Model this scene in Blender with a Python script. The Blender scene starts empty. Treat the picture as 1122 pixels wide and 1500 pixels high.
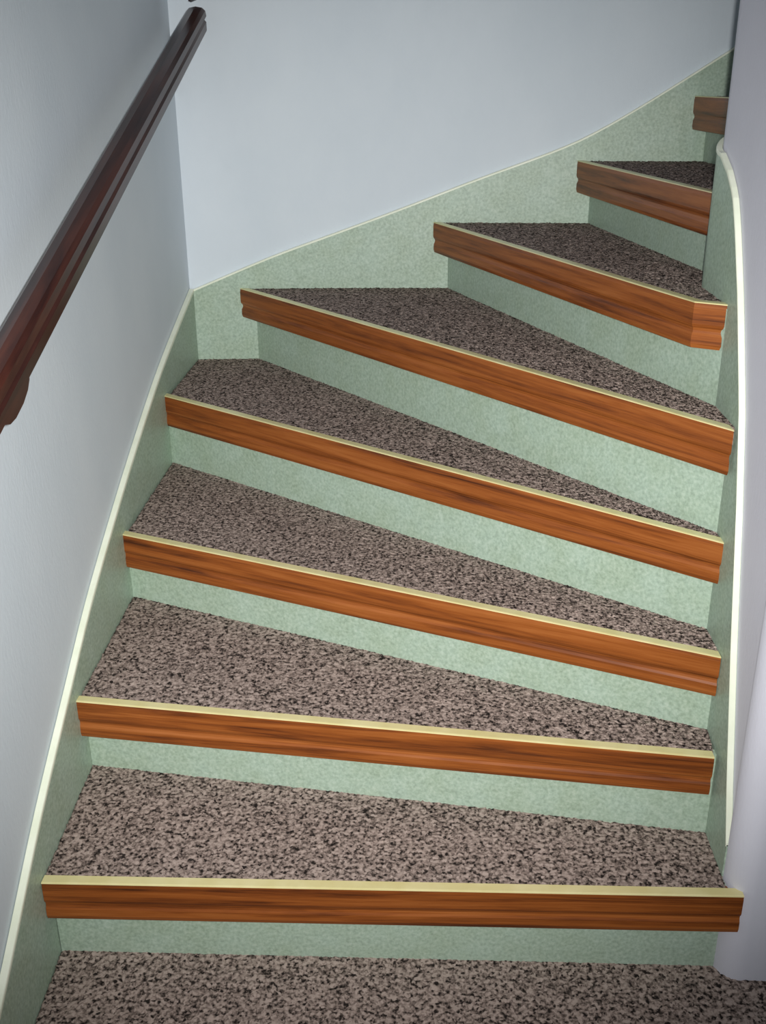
import bpy, math, random
import numpy as np
from mathutils import Matrix, Vector

# ------------------------------------------------------------------ camera, light, exposure
scene = bpy.context.scene
COL = scene.collection
CAM = Vector((0.58984, -1.22538, 1.30891))
RIGHT = Vector((0.9993056, 0.0368829, -0.0052841))
UP = Vector((-0.0093526, 0.3855796, 0.9226272))
FWD = Vector((-0.0360666, 0.9219371, -0.3856568))
cd = bpy.data.cameras.new('camera')
cam = bpy.data.objects.new('camera', cd)
COL.objects.link(cam)
cam.matrix_world = Matrix(((RIGHT.x, UP.x, -FWD.x, CAM.x), (RIGHT.y, UP.y, -FWD.y, CAM.y),
                           (RIGHT.z, UP.z, -FWD.z, CAM.z), (0, 0, 0, 1)))
cd.sensor_fit = 'VERTICAL'
cd.sensor_height = 36.0
cd.lens = 1499.545 / 1500.0 * 36.0
cd.clip_start = 0.02
scene.camera = cam

world = bpy.data.worlds.new('world')
scene.world = world
world.use_nodes = True
world.node_tree.nodes['Background'].inputs[0].default_value = (0.80, 0.92, 1.0, 1)
world.node_tree.nodes['Background'].inputs[1].default_value = 0.14

# the flash on the camera the picture was taken with: a small lamp just beside the lens
fl = bpy.data.lights.new('camera_flash', 'SPOT')
fl.energy = 178
fl.color = (1.0, 0.985, 0.96)
fl.shadow_soft_size = 0.012
fl.spot_size = math.radians(80)
fl.spot_blend = 1.0
flo = bpy.data.objects.new('camera_flash', fl)
COL.objects.link(flo)
flo.location = CAM + RIGHT * 0.024 + UP * 0.01
aim = Vector((0.405, 0.856, 0.596))
flo.rotation_euler = (aim - flo.location).to_track_quat('-Z', 'Y').to_euler()

vs = scene.view_settings
vs.view_transform = 'Standard'
vs.look = 'None'
vs.gamma = 1.0
vs.use_curve_mapping = False
vs.exposure = 0.0

# ------------------------------------------------------------------ materials
def s2l(c):
    return tuple(((v / 255) / 12.92 if v / 255 <= 0.04045 else ((v / 255 + 0.055) / 1.055) ** 2.4) for v in c) + (1,)

def new_mat(name, rough=0.6, spec=0.5):
    m = bpy.data.materials.new(name)
    m.use_nodes = True
    nt = m.node_tree
    b = nt.nodes['Principled BSDF']
    b.inputs['Roughness'].default_value = rough
    b.inputs['Specular IOR Level'].default_value = spec
    return m, nt, b

def node(nt, typ, **kw):
    n = nt.nodes.new(typ)
    for k, v in kw.items():
        if k in n.inputs.keys():
            n.inputs[k].default_value = v
        else:
            setattr(n, k, v)
    return n

def ramp(nt, stops, fac, interp='LINEAR'):
    r = nt.nodes.new('ShaderNodeValToRGB')
    r.color_ramp.interpolation = interp
    el = r.color_ramp.elements
    while len(el) < len(stops):
        el.new(0.5)
    for e, (p, c) in zip(el, stops):
        e.position = p
        e.color = s2l(c)
    nt.links.new(fac, r.inputs[0])
    return r

def mapped(nt, coord, scale):
    tc = nt.nodes.new('ShaderNodeTexCoord')
    mp = nt.nodes.new('ShaderNodeMapping')
    mp.inputs['Scale'].default_value = scale
    nt.links.new(tc.outputs[coord], mp.inputs[0])
    return mp.outputs[0]

def bump(nt, b, height, strength, dist):
    bp = node(nt, 'ShaderNodeBump')
    bp.inputs['Strength'].default_value = strength
    bp.inputs['Distance'].default_value = dist
    nt.links.new(height, bp.inputs['Height'])
    nt.links.new(bp.outputs[0], b.inputs['Normal'])

def mat_plaster(name, c0, c1):
    m, nt, b = new_mat(name, 0.75, 0.25)
    v = mapped(nt, 'Object', (3, 3, 2.2))
    n1 = node(nt, 'ShaderNodeTexNoise', Scale=1.5, Detail=5.0, Roughness=0.6)
    nt.links.new(v, n1.inputs['Vector'])
    r = ramp(nt, [(0.3, c0), (0.7, c1)], n1.outputs[0])
    nt.links.new(r.outputs[0], b.inputs['Base Color'])
    v2 = mapped(nt, 'Object', (1, 1, 0.45))
    n2 = node(nt, 'ShaderNodeTexNoise', Scale=160.0, Detail=4.0, Roughness=0.6)
    nt.links.new(v2, n2.inputs['Vector'])
    bump(nt, b, n2.outputs[0], 0.25, 0.0015)
    return m

def mat_laminate():
    m, nt, b = new_mat('green_speckled_laminate', 0.42, 0.45)
    v = mapped(nt, 'Object', (1, 1, 1))
    n1 = node(nt, 'ShaderNodeTexNoise', Scale=170.0, Detail=3.0, Roughness=0.6)
    n2 = node(nt, 'ShaderNodeTexNoise', Scale=14.0, Detail=4.0, Roughness=0.6)
    for n in (n1, n2):
        nt.links.new(v, n.inputs['Vector'])
    r1 = ramp(nt, [(0.30, (130, 146, 128)), (0.48, (162, 182, 162)), (0.70, (194, 208, 192))], n1.outputs[0])
    r2 = ramp(nt, [(0.35, (172, 194, 180)), (0.65, (158, 178, 156))], n2.outputs[0])
    mx = nt.nodes.new('ShaderNodeMixRGB')
    mx.inputs[0].default_value = 0.45
    nt.links.new(r1.outputs[0], mx.inputs[1])
    nt.links.new(r2.outputs[0], mx.inputs[2])
    nt.links.new(mx.outputs[0], b.inputs['Base Color'])
    bump(nt, b, n1.outputs[0], 0.08, 0.0006)
    return m

def mat_wood(name, stops, rough, su=2.2, sv=55.0, spec=0.5):
    m, nt, b = new_mat(name, rough, spec)
    v = mapped(nt, 'UV', (su, sv, 1))
    n1 = node(nt, 'ShaderNodeTexNoise', Scale=1.0, Detail=6.0, Roughness=0.62, Distortion=0.6)
    nt.links.new(v, n1.inputs['Vector'])
    v2 = mapped(nt, 'UV', (su * 6, sv * 6, 1))
    n2 = node(nt, 'ShaderNodeTexNoise', Scale=1.0, Detail=3.0, Roughness=0.6)
    nt.links.new(v2, n2.inputs['Vector'])
    ma = node(nt, 'ShaderNodeMath', operation='MULTIPLY_ADD')
    ma.inputs[1].default_value = 0.28
    nt.links.new(n2.outputs[0], ma.inputs[0])
    nt.links.new(n1.outputs[0], ma.inputs[2])
    r = ramp(nt, stops, ma.outputs[0])
    nt.links.new(r.outputs[0], b.inputs['Base Color'])
    bump(nt, b, n2.outputs[0], 0.06, 0.0005)
    return m

def mat_carpet():
    m, nt, b = new_mat('speckled_brown_carpet', 0.95, 0.08)
    v = mapped(nt, 'Object', (1, 1, 1))
    dn = node(nt, 'ShaderNodeTexNoise', Scale=120.0, Detail=2.0)
    nt.links.new(v, dn.inputs['Vector'])
    n1 = node(nt, 'ShaderNodeTexNoise', Scale=150.0, Detail=1.5, Roughness=0.6, Distortion=0.3)
    nt.links.new(v, n1.inputs['Vector'])
    vo = node(nt, 'ShaderNodeTexVoronoi', Scale=215.0)
    nt.links.new(v, vo.inputs['Vector'])
    sp = nt.nodes.new('ShaderNodeSeparateColor')
    nt.links.new(vo.outputs['Color'], sp.inputs[0])
    ma = node(nt, 'ShaderNodeMath', operation='MULTIPLY_ADD')
    ma.inputs[1].default_value = 0.32
    nt.links.new(sp.outputs[0], ma.inputs[0])
    nt.links.new(n1.outputs[0], ma.inputs[2])
    r = ramp(nt, [(0.44, (40, 35, 33)), (0.55, (100, 88, 82)), (0.67, (141, 125, 117)), (0.84, (175, 158, 149))], ma.outputs[0])
    nt.links.new(r.outputs[0], b.inputs['Base Color'])
    bump(nt, b, n1.outputs[0], 0.35, 0.003)
    return m

def mat_plain(name, c, rough, metallic=0.0, c2=None, scale=40.0, spec=0.5):
    m, nt, b = new_mat(name, rough, spec)
    v = mapped(nt, 'Object', (1, 1, 1))
    n1 = node(nt, 'ShaderNodeTexNoise', Scale=scale, Detail=3.0)
    nt.links.new(v, n1.inputs['Vector'])
    r = ramp(nt, [(0.35, c), (0.65, c2 or c)], n1.outputs[0])
    nt.links.new(r.outputs[0], b.inputs['Base Color'])
    b.inputs['Metallic'].default_value = metallic
    return m

M_WALL = mat_plaster('white_wallpaper', (208, 218, 226), (215, 224, 231))
M_WALL_IN = mat_plaster('white_plaster', (212, 212, 223), (219, 219, 230))
M_GREEN = mat_laminate()
M_WOOD = mat_wood('orange_brown_wood_laminate', [(0.42, (70, 34, 16)), (0.55, (118, 62, 25)), (0.66, (142, 78, 32)), (0.85, (164, 98, 48))], 0.4, spec=0.3)
M_RAIL = mat_wood('dark_brown_varnished_wood', [(0.42, (30, 14, 12)), (0.60, (52, 26, 21)), (0.85, (76, 40, 30))], 0.3, 3.0, 40.0)
M_TRIM = mat_plain('pale_gold_strip', (224, 212, 152), 0.3, 0.12, (234, 224, 170), 20)
M_EDGE = mat_plain('pale_edge_trim', (226, 232, 210), 0.4, 0.0, (236, 240, 222), 20)
M_CARPET = mat_carpet()
M_FLOOR = mat_plain('grey_floor', (120, 112, 104), 0.7, 0.0, (132, 124, 116), 12)
M_IRON = mat_plain('black_iron', (30, 26, 28), 0.45, 0.6)

# ------------------------------------------------------------------ mesh helpers
def mesh_obj(name, V, F, mat, parent=None, uv=None, smooth=False):
    me = bpy.data.meshes.new(name)
    me.from_pydata([tuple(map(float, v)) for v in V], [], [tuple(f) for f in F])
    if uv is not None:
        l = me.uv_layers.new(name='UVMap')
        vi = np.empty(len(me.loops), dtype=np.int32)
        me.loops.foreach_get('vertex_index', vi)
        l.data.foreach_set('uv', np.asarray(uv, dtype=np.float32)[vi].ravel())
    if smooth:
        me.polygons.foreach_set('use_smooth', [True] * len(me.polygons))
    me.materials.append(mat)
    me.update()
    o = bpy.data.objects.new(name, me)
    COL.objects.link(o)
    if parent:
        o.parent = parent
    return o

def tag(o, label=None, cat=None, kind=None, group=None):
    for k, v in (('label', label), ('category', cat), ('kind', kind), ('group', group)):
        if v:
            o[k] = v
    return o

def normals2d(path):
    """left-hand mitre normals of a plan polyline"""
    p = np.asarray(path, float)
    d = np.diff(p, axis=0)
    d /= np.linalg.norm(d, axis=1)[:, None]
    n = np.stack([-d[:, 1], d[:, 0]], 1)
    out = np.zeros_like(p)
    out[0], out[-1] = n[0], n[-1]
    for i in range(1, len(p) - 1):
        b = n[i - 1] + n[i]
        b /= np.linalg.norm(b)
        out[i] = b / max(0.3, b @ n[i])
    return out

def end_plane(n, d, ax):
    """offset direction n sheared along d until it lies in the plane of axis ax"""
    return n if ax is None or abs(d[ax]) < 0.15 else n - d * (n[ax] / d[ax])

def sweep(path3, prof, mirror=1.0, ends=(None, None)):
    """sweep a closed profile [(side, up)] along a 3D path, kept upright; returns V, F, UV"""
    P = np.asarray(path3, float)
    n = normals2d(P[:, :2]) * mirror
    dd = np.diff(P[:, :2], axis=0)
    n[0] = end_plane(n[0], dd[0] / np.linalg.norm(dd[0]), ends[0])
    n[-1] = end_plane(n[-1], dd[-1] / np.linalg.norm(dd[-1]), ends[1])
    s = np.concatenate([[0], np.cumsum(np.linalg.norm(np.diff(P, axis=0), axis=1))])
    pr = np.asarray(prof, float)
    t = np.concatenate([[0], np.cumsum(np.linalg.norm(np.diff(pr, axis=0), axis=1))])
    V, UV = [], []
    m = len(pr)
    for i in range(len(P)):
        for j in range(m):
            V.append((P[i, 0] + n[i, 0] * pr[j, 0], P[i, 1] + n[i, 1] * pr[j, 0], P[i, 2] + pr[j, 1]))
            UV.append((s[i], t[j]))
    F = []
    for i in range(len(P) - 1):
        for j in range(m):
            k = (j + 1) % m
            f = (i * m + j, i * m + k, (i + 1) * m + k, (i + 1) * m + j)
            F.append(f if mirror > 0 else f[::-1])
    a = tuple(range(m))
    b = tuple((len(P) - 1) * m + j for j in range(m))
    F += [a[::-1], b] if mirror > 0 else [a, b[::-1]]
    return V, F, np.array(UV)

def ribbon(path, ztop, zbot, thick, ends=(None, None)):
    """upright slab standing along a plan path; its body lies to the left of the path by `thick`"""
    p = np.asarray(path, float)
    n = normals2d(p)
    dd = np.diff(p, axis=0)
    n[0] = end_plane(n[0], dd[0] / np.linalg.norm(dd[0]), ends[0])
    n[-1] = end_plane(n[-1], dd[-1] / np.linalg.norm(dd[-1]), ends[1])
    n = n * thick
    N = len(p)
    zt = np.broadcast_to(np.asarray(ztop, float), (N,))
    zb = np.broadcast_to(np.asarray(zbot, float), (N,))
    V = []
    for i in range(N):
        q = p[i] + n[i]
        V += [(p[i, 0], p[i, 1], zb[i]), (p[i, 0], p[i, 1], zt[i]), (q[0], q[1], zt[i]), (q[0], q[1], zb[i])]
    F = []
    for i in range(N - 1):
        for j in range(4):
            k = (j + 1) % 4
            F.append((i * 4 + j, i * 4 + k, i * 4 + 4 + k, i * 4 + 4 + j))
    F += [(3, 2, 1, 0), tuple((N - 1) * 4 + j for j in range(4))]
    return V, F

def fix(o):
    import bmesh
    bm = bmesh.new()
    bm.from_mesh(o.data)
    bmesh.ops.recalc_face_normals(bm, faces=bm.faces)
    bm.to_mesh(o.data)
    bm.free()
    return o

# ------------------------------------------------------------------ plan of the stairwell
Z = [-0.0067, 0.1660, 0.3252, 0.4745, 0.6423, 0.8255, 0.9880, 1.1340, 1.2785, 1.440]
W = 1.066                     # face of the inner stringer
TH = 0.012                    # stringer thickness
TI = 0.009                    # the inner one is thinner

def XL(y):                    # face of the left stringer, a slightly hollow old wall
    if y > -0.2:
        return 0.0249 * (min(y, 1.5) - 0.75) ** 2 - 0.008
    return 0.01447 + 0.0473 * 0.4 * (1 - math.exp((y + 0.2) / 0.4))

def YB(x):                    # face of the back stringer
    return 1.400 + 0.028 * max(0.0, 1 - ((x - 0.6) / 0.62) ** 2)

CX, CY, CR = W + 0.09, 0.541, 0.09      # the bend of the inner stringer
def inner_path(y0, off=0.0, x_end=2.4, n=14):
    pts = [(W + off, y0)]
    k = 30
    for i in range(1, k + 1):
        pts.append((W + off, y0 + (CY - y0) * i / k))
    for i in range(1, n + 1):
        a = math.pi / 2 * i / n
        pts.append((CX - (CR - off) * math.cos(a), CY + (CR - off) * math.sin(a)))
    for i in range(1, 7):
        pts.append((CX + (x_end - CX) * i / 6, CY + CR - off))
    return pts

# ------------------------------------------------------------------ room shell
ys = list(np.linspace(-2.6, -0.25, 24)) + list(np.linspace(-0.2, 1.52, 24))
lw = [(XL(y) - TH, y) for y in ys]
tag(fix(mesh_obj('wall_left', *ribbon(lw, 3.0, -0.172, 0.12), M_WALL)), 'white papered wall beside the stairs carrying the dark handrail', kind='structure')
xs = list(np.linspace(-0.10, 1.25, 26)) + list(np.linspace(1.35, 2.4, 6))
bw = [(x, YB(x) + TH) for x in xs]
tag(fix(mesh_obj('wall_back', *ribbon(bw, 3.0, -0.172, 0.12), M_WALL)), 'white papered wall behind the turning steps', kind='structure')

# inner wall: rounded end towards the camera, straight flank, then the bend
rr = 0.040
ye = 0.008
XC = W + 0.002
iw = [(2.4, ye), (XC + rr + 0.3, ye), (XC + rr + 0.1, ye), (XC + rr, ye)]
for i in range(1, 25):
    a = math.pi / 2 * i / 24
    iw.append((XC + rr - rr * math.sin(a), ye + rr - rr * math.cos(a)))
iw += inner_path(ye + rr + 0.008, TI)
o = fix(mesh_obj('wall_inner', *ribbon(iw[::-1], 3.0, -0.172, 0.05), M_WALL_IN, smooth=False))
tag(o, 'lavender white plastered inner wall the stairs wind round', kind='structure')
V = [(-0.15, -2.6, -0.172), (2.4, -2.6, -0.172), (2.4, 1.55, -0.172), (-0.15, 1.55, -0.172)]
V += [(x, y, -0.25) for x, y, z in V]
F = [(0, 1, 2, 3), (7, 6, 5, 4), (0, 4, 5, 1), (1, 5, 6, 2), (2, 6, 7, 3), (3, 7, 4, 0)]
tag(mesh_obj('floor', V, F, M_FLOOR), kind='structure')

V = [(-0.15, -2.6, 3.0), (2.4, -2.6, 3.0), (2.4, 1.55, 3.0), (-0.15, 1.55, 3.0)]
V += [(x, y, 3.08) for x, y, z in V]
tag(mesh_obj('ceiling', V, [f[::-1] for f in F], M_WALL), kind='structure')

# ------------------------------------------------------------------ staircase
stair = bpy.data.objects.new('staircase', None)
COL.objects.link(stair)
tag(stair, 'winding staircase with speckled brown carpet treads, wooden nosings and pale green risers', 'staircase')

def edge_strip(parent, path, ztop, w=0.015, hgt=0.006, side=1.0):
    P3 = [(p[0], p[1], z) for p, z in zip(path, ztop)]
    prof = [(-0.0015, -0.002), (-0.0015, hgt - 0.002), (-0.0005, hgt), (w - 0.005, hgt), (w - 0.004, hgt - 0.002), (w - 0.004, -0.002)]
    V, F, uv = sweep(P3, prof, side)
    return fix(mesh_obj('edge_trim', V, F, M_EDGE, parent, uv))

# left stringer
tl_y = [-0.75, -0.159, 0.034, 0.262, 0.378, 0.717, 1.039, 1.402]
tl_z = [-0.13, 0.143, 0.256, 0.366, 0.430, 0.572, 0.700, 0.820]
yy = list(np.linspace(-0.75, 1.402, 44))
path = [(XL(y), y) for y in yy]
zt = np.interp(yy, tl_y, tl_z)
zt = np.convolve(np.pad(zt, 2, mode='reflect', reflect_type='odd'), [.1, .2, .4, .2, .1], 'valid')
st = fix(mesh_obj('stringer', *ribbon(path, zt, -0.172, TH), M_GREEN, stair))
tag(st, 'green speckled stringer along the left wall')
edge_strip(st, path, zt)
# back stringer
tb_x = [0.001, 0.211, 0.386, 0.557, 0.724, 0.888, 0.968, 1.046, 1.123, 1.198, 1.309, 1.55, 2.3]
tb_z = [0.821, 0.906, 0.966, 1.027, 1.090, 1.147, 1.178, 1.220, 1.265, 1.313, 1.382, 1.53, 1.96]
xx = list(np.linspace(XL(1.4), 2.3, 70))
path = [(x, YB(x)) for x in xx]
zt = np.interp(xx, tb_x, tb_z)
zt = np.convolve(np.pad(zt, 2, mode='reflect', reflect_type='odd'), [.1, .2, .4, .2, .1], 'valid')
st = fix(mesh_obj('stringer', *ribbon(path, zt, -0.172, TH), M_GREEN, stair))
tag(st, 'green speckled stringer rising along the back wall')
edge_strip(st, path, zt, 0.015, 0.0028)
# inner stringer
path = inner_path(0.0485, 0.0, 2.3)[::-1]
s = []
ti_y = [0.03, 0.047, 0.083, 0.152, 0.213, 0.264, 0.339, 0.400, 0.431, 0.474, 0.530]
ti_z = [0.17, 0.222, 0.312, 0.513, 0.713, 0.857, 1.006, 1.107, 1.148, 1.178, 1.203]
zt = []
for (x, y) in path:
    if x <= W + 1e-6:
        zt.append(float(np.interp(y, ti_y, ti_z)))
    elif x < CX - 1e-6:
        a = math.atan2(y - CY, CX - x)
        zt.append(1.203 + 0.04 * a / (math.pi / 2))
    else:
        zt.append(1.243 + (x - CX) * 0.60)
st = fix(mesh_obj('stringer', *ribbon([p for p in path], zt, -0.05, TI), M_GREEN, stair))
tag(st, 'narrow green speckled stringer curving along the inner wall')
edge_strip(st, path, zt, 0.0125, 0.004)

# plan lines: front edge of every nosing and foot line of every riser
NOSE = {
    0: [(XL(-0.3), -0.300), (1.75, -0.300)],
    1: [(XL(0) + 0.001, 0.000), (1.088, 0.005)],
    2: [(XL(.26), 0.264), (1.058, 0.134)],
    3: [(XL(.64), 0.639), (1.065, 0.190)],
    4: [(XL(1.05), 1.055), (1.066, 0.255)],
    5: [(0.123, YB(.12)), (1.060, 0.260)],
    6: [(0.618, YB(.62)), (1.022, 0.416), (W, 0.391)],
    7: [(0.966, YB(.97)), (1.097, 0.560)],
    8: [(1.228, YB(1.2)), (1.235, 0.628)],
    9: [(1.560, YB(1.5)), (1.560, 0.628)],
}
RISE = {
    0: [(XL(-.3), -0.262), (1.72, -0.262)],
    1: [(XL(0), 0.034), (1.088, 0.036)],
    2: [(XL(.3), 0.300), (W, 0.150)],
    3: [(XL(.64), 0.660), (W, 0.212)],
    4: [(XL(1.0), 1.070), (W, 0.282)],
    5: [(0.161, YB(.16)), (W, 0.296)],
    6: [(0.655, YB(.65)), (W, 0.388)],
    7: [(1.000, YB(1.0)), (1.125, 0.600)],
    8: [(1.262, YB(1.2)), (1.268, 0.628)],
    9: [(1.595, YB(1.5)), (1.595, 0.628)],
}

PROF = [(0.0, -0.001), (0.0012, -0.008), (0.0012, -0.034), (0.0, -0.038), (-0.0024, -0.041), (-0.0032, -0.045),
        (-0.0022, -0.049), (-0.0004, -0.053), (0.0, -0.066), (-0.002, -0.073), (-0.008, -0.0745),
        (-0.014, -0.072), (-0.014, -0.030), (-0.030, -0.028), (-0.030, -0.008), (-0.014, -0.007), (-0.0135, -0.001)]
STRIP = [(-0.0165, -0.0006), (-0.016, 0.0010), (-0.001, 0.0012), (0.0013, 0.0005), (0.0016, -0.0008), (0.0002, -0.0012),
         (-0.002, -0.0008)]

def resample(path, n):
    p = np.asarray(path, float)
    s = np.concatenate([[0], np.cumsum(np.linalg.norm(np.diff(p, axis=0), axis=1))])
    t = np.linspace(0, s[-1], n)
    return np.stack([np.interp(t, s, p[:, 0]), np.interp(t, s, p[:, 1])], 1)

rng = np.random.default_rng(7)
def carpet(k, front, back, z, cell=0.0036):
    """tufted carpet slab lofted between a front and a back plan line"""
    f0, b0 = np.asarray(front, float), np.asarray(back, float)
    L = max(np.linalg.norm(np.diff(f0, axis=0), axis=1).sum(), np.linalg.norm(np.diff(b0, axis=0), axis=1).sum())
    nu = int(L / cell) + 2
    A, B = resample(front, nu), resample(back, nu)
    D = np.linalg.norm(B - A, axis=1).max()
    nv = int(D / cell) + 2
    v = np.linspace(0, 1, nv)[:, None, None]
    G = A[None] * (1 - v) + B[None] * v
    if 1 <= k <= 6:
        G[..., 0] = np.where(G[..., 1] < CY, np.minimum(G[..., 0], W + 0.004), G[..., 0])
    hgt = rng.normal(0, 0.0008, (nv, nu))
    X = np.concatenate([G, (z - 0.0010 + hgt)[..., None]], 2)
    X[:, :, :2] += rng.normal(0, 0.0006, (nv, nu, 2))
    V = X.reshape(-1, 3)
    i = np.arange(nv * nu).reshape(nv, nu)
    F = np.stack([i[:-1, :-1], i[:-1, 1:], i[1:, 1:], i[1:, :-1]], -1).reshape(-1, 4)
    ring = np.concatenate([i[0, :], i[1:, -1], i[-1, -2::-1], i[-2:0:-1, 0]])
    base = V[ring].copy()
    base[:, 2] = z - 0.028
    nb = len(V)
    V = np.concatenate([V, base])
    m = len(ring)
    j = np.arange(m)
    side = np.stack([ring, nb + j, nb + (j + 1) % m, ring[(j + 1) % m]], 1)
    me = bpy.data.meshes.new('carpet_tread')
    F = np.concatenate([F, side])
    me.vertices.add(len(V))
    me.vertices.foreach_set('co', V.astype(np.float32).ravel())
    me.loops.add(F.size)
    me.loops.foreach_set('vertex_index', F.astype(np.int32).ravel())
    me.polygons.add(len(F))
    me.polygons.foreach_set('loop_start', np.arange(0, F.size, 4, dtype=np.int32))
    me.update(calc_edges=True)
    me.materials.append(M_CARPET)
    o = bpy.data.objects.new('carpet_tread', me)
    COL.objects.link(o)
    o.parent = stair
    return o

def inset(path, d):
    n = normals2d(path)
    return [(p[0] + q[0] * d, p[1] + q[1] * d) for p, q in zip(np.asarray(path, float), n)]

CORNER = (XL(1.4), YB(0.0))
for k in range(10):
    z = Z[k]
    nose = NOSE[k]
    ends = (0 if k <= 4 else 1, 0 if 2 <= k <= 6 else None)
    V, F, uv = sweep([(x, y, z) for x, y in nose], PROF, -1.0, ends)
    uv = uv + np.array([k * 3.7, k * 1.31])
    no = fix(mesh_obj('nosing', V, F, M_WOOD, stair, uv))
    V, F, uv = sweep([(x, y, z) for x, y in nose], STRIP, -1.0, ends)
    fix(mesh_obj('trim_strip', V, F, M_TRIM, no, uv))
    # riser below this nosing
    zb = (Z[k - 1] if k else -0.172) - 0.006
    ri = fix(mesh_obj('riser', *ribbon(RISE[k], z - 0.006, zb, 0.014, ends), M_GREEN, stair))
    # carpet from behind the nosing strip to the next riser
    front = inset(nose, 0.015)
    if k == 0:
        back = [(XL(0), 0.037), (1.75, 0.037)]
    elif k == 4:
        back = [CORNER, (0.163, YB(.16))] + RISE[5][1:]
    elif k == 9:
        back = [(2.25, YB(1.5)), (2.25, 0.628)]
    else:
        back = list(RISE[k + 1])
    if k == 1:
        front = [front[0], (W, front[1][1])]
    if k == 4:   # follow the wall on the left
        front = inset(nose, 0.015)
    back = inset(back, 0.003)
    carpet(k, front, back, z)

# ------------------------------------------------------------------ handrails
def rail_profile(w, h):
    return [(-w / 2 + 0.004, 0), (-w / 2, 0.006), (-w / 2, h * 0.42), (-w / 2 + 0.004, h * 0.50), (-w / 2 + 0.004, h * 0.56),
            (-w / 2 - 0.001, h * 0.64), (-w / 2 + 0.001, h * 0.84), (-w / 2 + 0.008, h * 0.95), (0, h),
            (w / 2 - 0.008, h * 0.95), (w / 2 - 0.001, h * 0.84), (w / 2 + 0.001, h * 0.64), (w / 2 - 0.004, h * 0.56),
            (w / 2 - 0.004, h * 0.50), (w / 2, h * 0.42), (w / 2, 0.006), (w / 2 - 0.004, 0)]

hr = bpy.data.objects.new('handrail', None)
COL.objects.link(hr)
tag(hr, 'dark brown wooden handrail sloping up the left wall', 'handrail', group='dark wooden handrails')
XR, MR = 0.064, 0.346
def zr(y):
    return 0.945 + MR * y
P3 = [(XR, y, zr(y)) for y in np.linspace(-0.55, 1.372, 10)]
V, F, uv = sweep(P3, rail_profile(0.046, 0.056), 1.0)
rail = fix(mesh_obj('rail', V, F, M_RAIL, hr, uv))

def bracket(y, parent, name='bracket'):
    """turned wooden block under the rail with an arm into the wall"""
    prof = [(-0.050, 0.0), (0.045, 0.0), (0.044, -0.008), (0.034, -0.016), (0.014, -0.021), (-0.016, -0.021), (-0.036, -0.016), (-0.049, -0.008)]
    V, F = [], []
    for x in (XR - 0.018, XR + 0.018):
        for a, b in prof:
            V.append((x, y + a, zr(y + a) + 0.004 + b))
    m = len(prof)
    F = [tuple(range(m)), tuple(range(2 * m - 1, m - 1, -1))] + [(i, (i + 1) % m, m + (i + 1) % m, m + i) for i in range(m)]
    uv = [(v[1], v[2] - zr(v[1])) for v in V]
    b = fix(mesh_obj(name, V, F, M_RAIL, parent, np.array(uv)))
    # iron arm to the wall
    V, F = [], []
    n = 10
    for x in (XL(y) - TH, XR - 0.01):
        for i in range(n):
            a = 2 * math.pi * i / n
            V.append((x, y + 0.007 * math.cos(a), zr(y) - 0.008 + 0.007 * math.sin(a)))
    F = [tuple(range(n)), tuple(range(2 * n - 1, n - 1, -1))] + [(i, (i + 1) % n, n + (i + 1) % n, n + i) for i in range(n)]
    fix(mesh_obj('wall_arm', V, F, M_IRON, b))
    return b
bracket(0.005, hr)
bracket(-0.50, hr)

hr2 = bpy.data.objects.new('handrail', None)
COL.objects.link(hr2)
tag(hr2, 'dark handrail end starting on the back wall at the top edge', 'handrail', group='dark wooden handrails')
P3 = [(x, YB(x) + TH - 0.062, 1.486 + 0.36 * (x - 0.06)) for x in np.linspace(0.055, 1.25, 8)]
V, F, uv = sweep(P3, rail_profile(0.046, 0.056), 1.0)
fix(mesh_obj('rail', V, F, M_RAIL, hr2, uv))

for x in (0.35, 1.05):
    V = []
    n = 10
    y1 = YB(x) + TH
    zc = 1.486 + 0.36 * (x - 0.06) + 0.014
    for y in (y1, y1 - 0.045):
        for i in range(n):
            a = 2 * math.pi * i / n
            V.append((x + 0.007 * math.cos(a), y, zc + 0.007 * math.sin(a)))
    F = [tuple(range(n)), tuple(range(2 * n - 1, n - 1, -1))] + [(i, (i + 1) % n, n + (i + 1) % n, n + i) for i in range(n)]
    fix(mesh_obj('wall_arm', V, F, M_IRON, hr2))
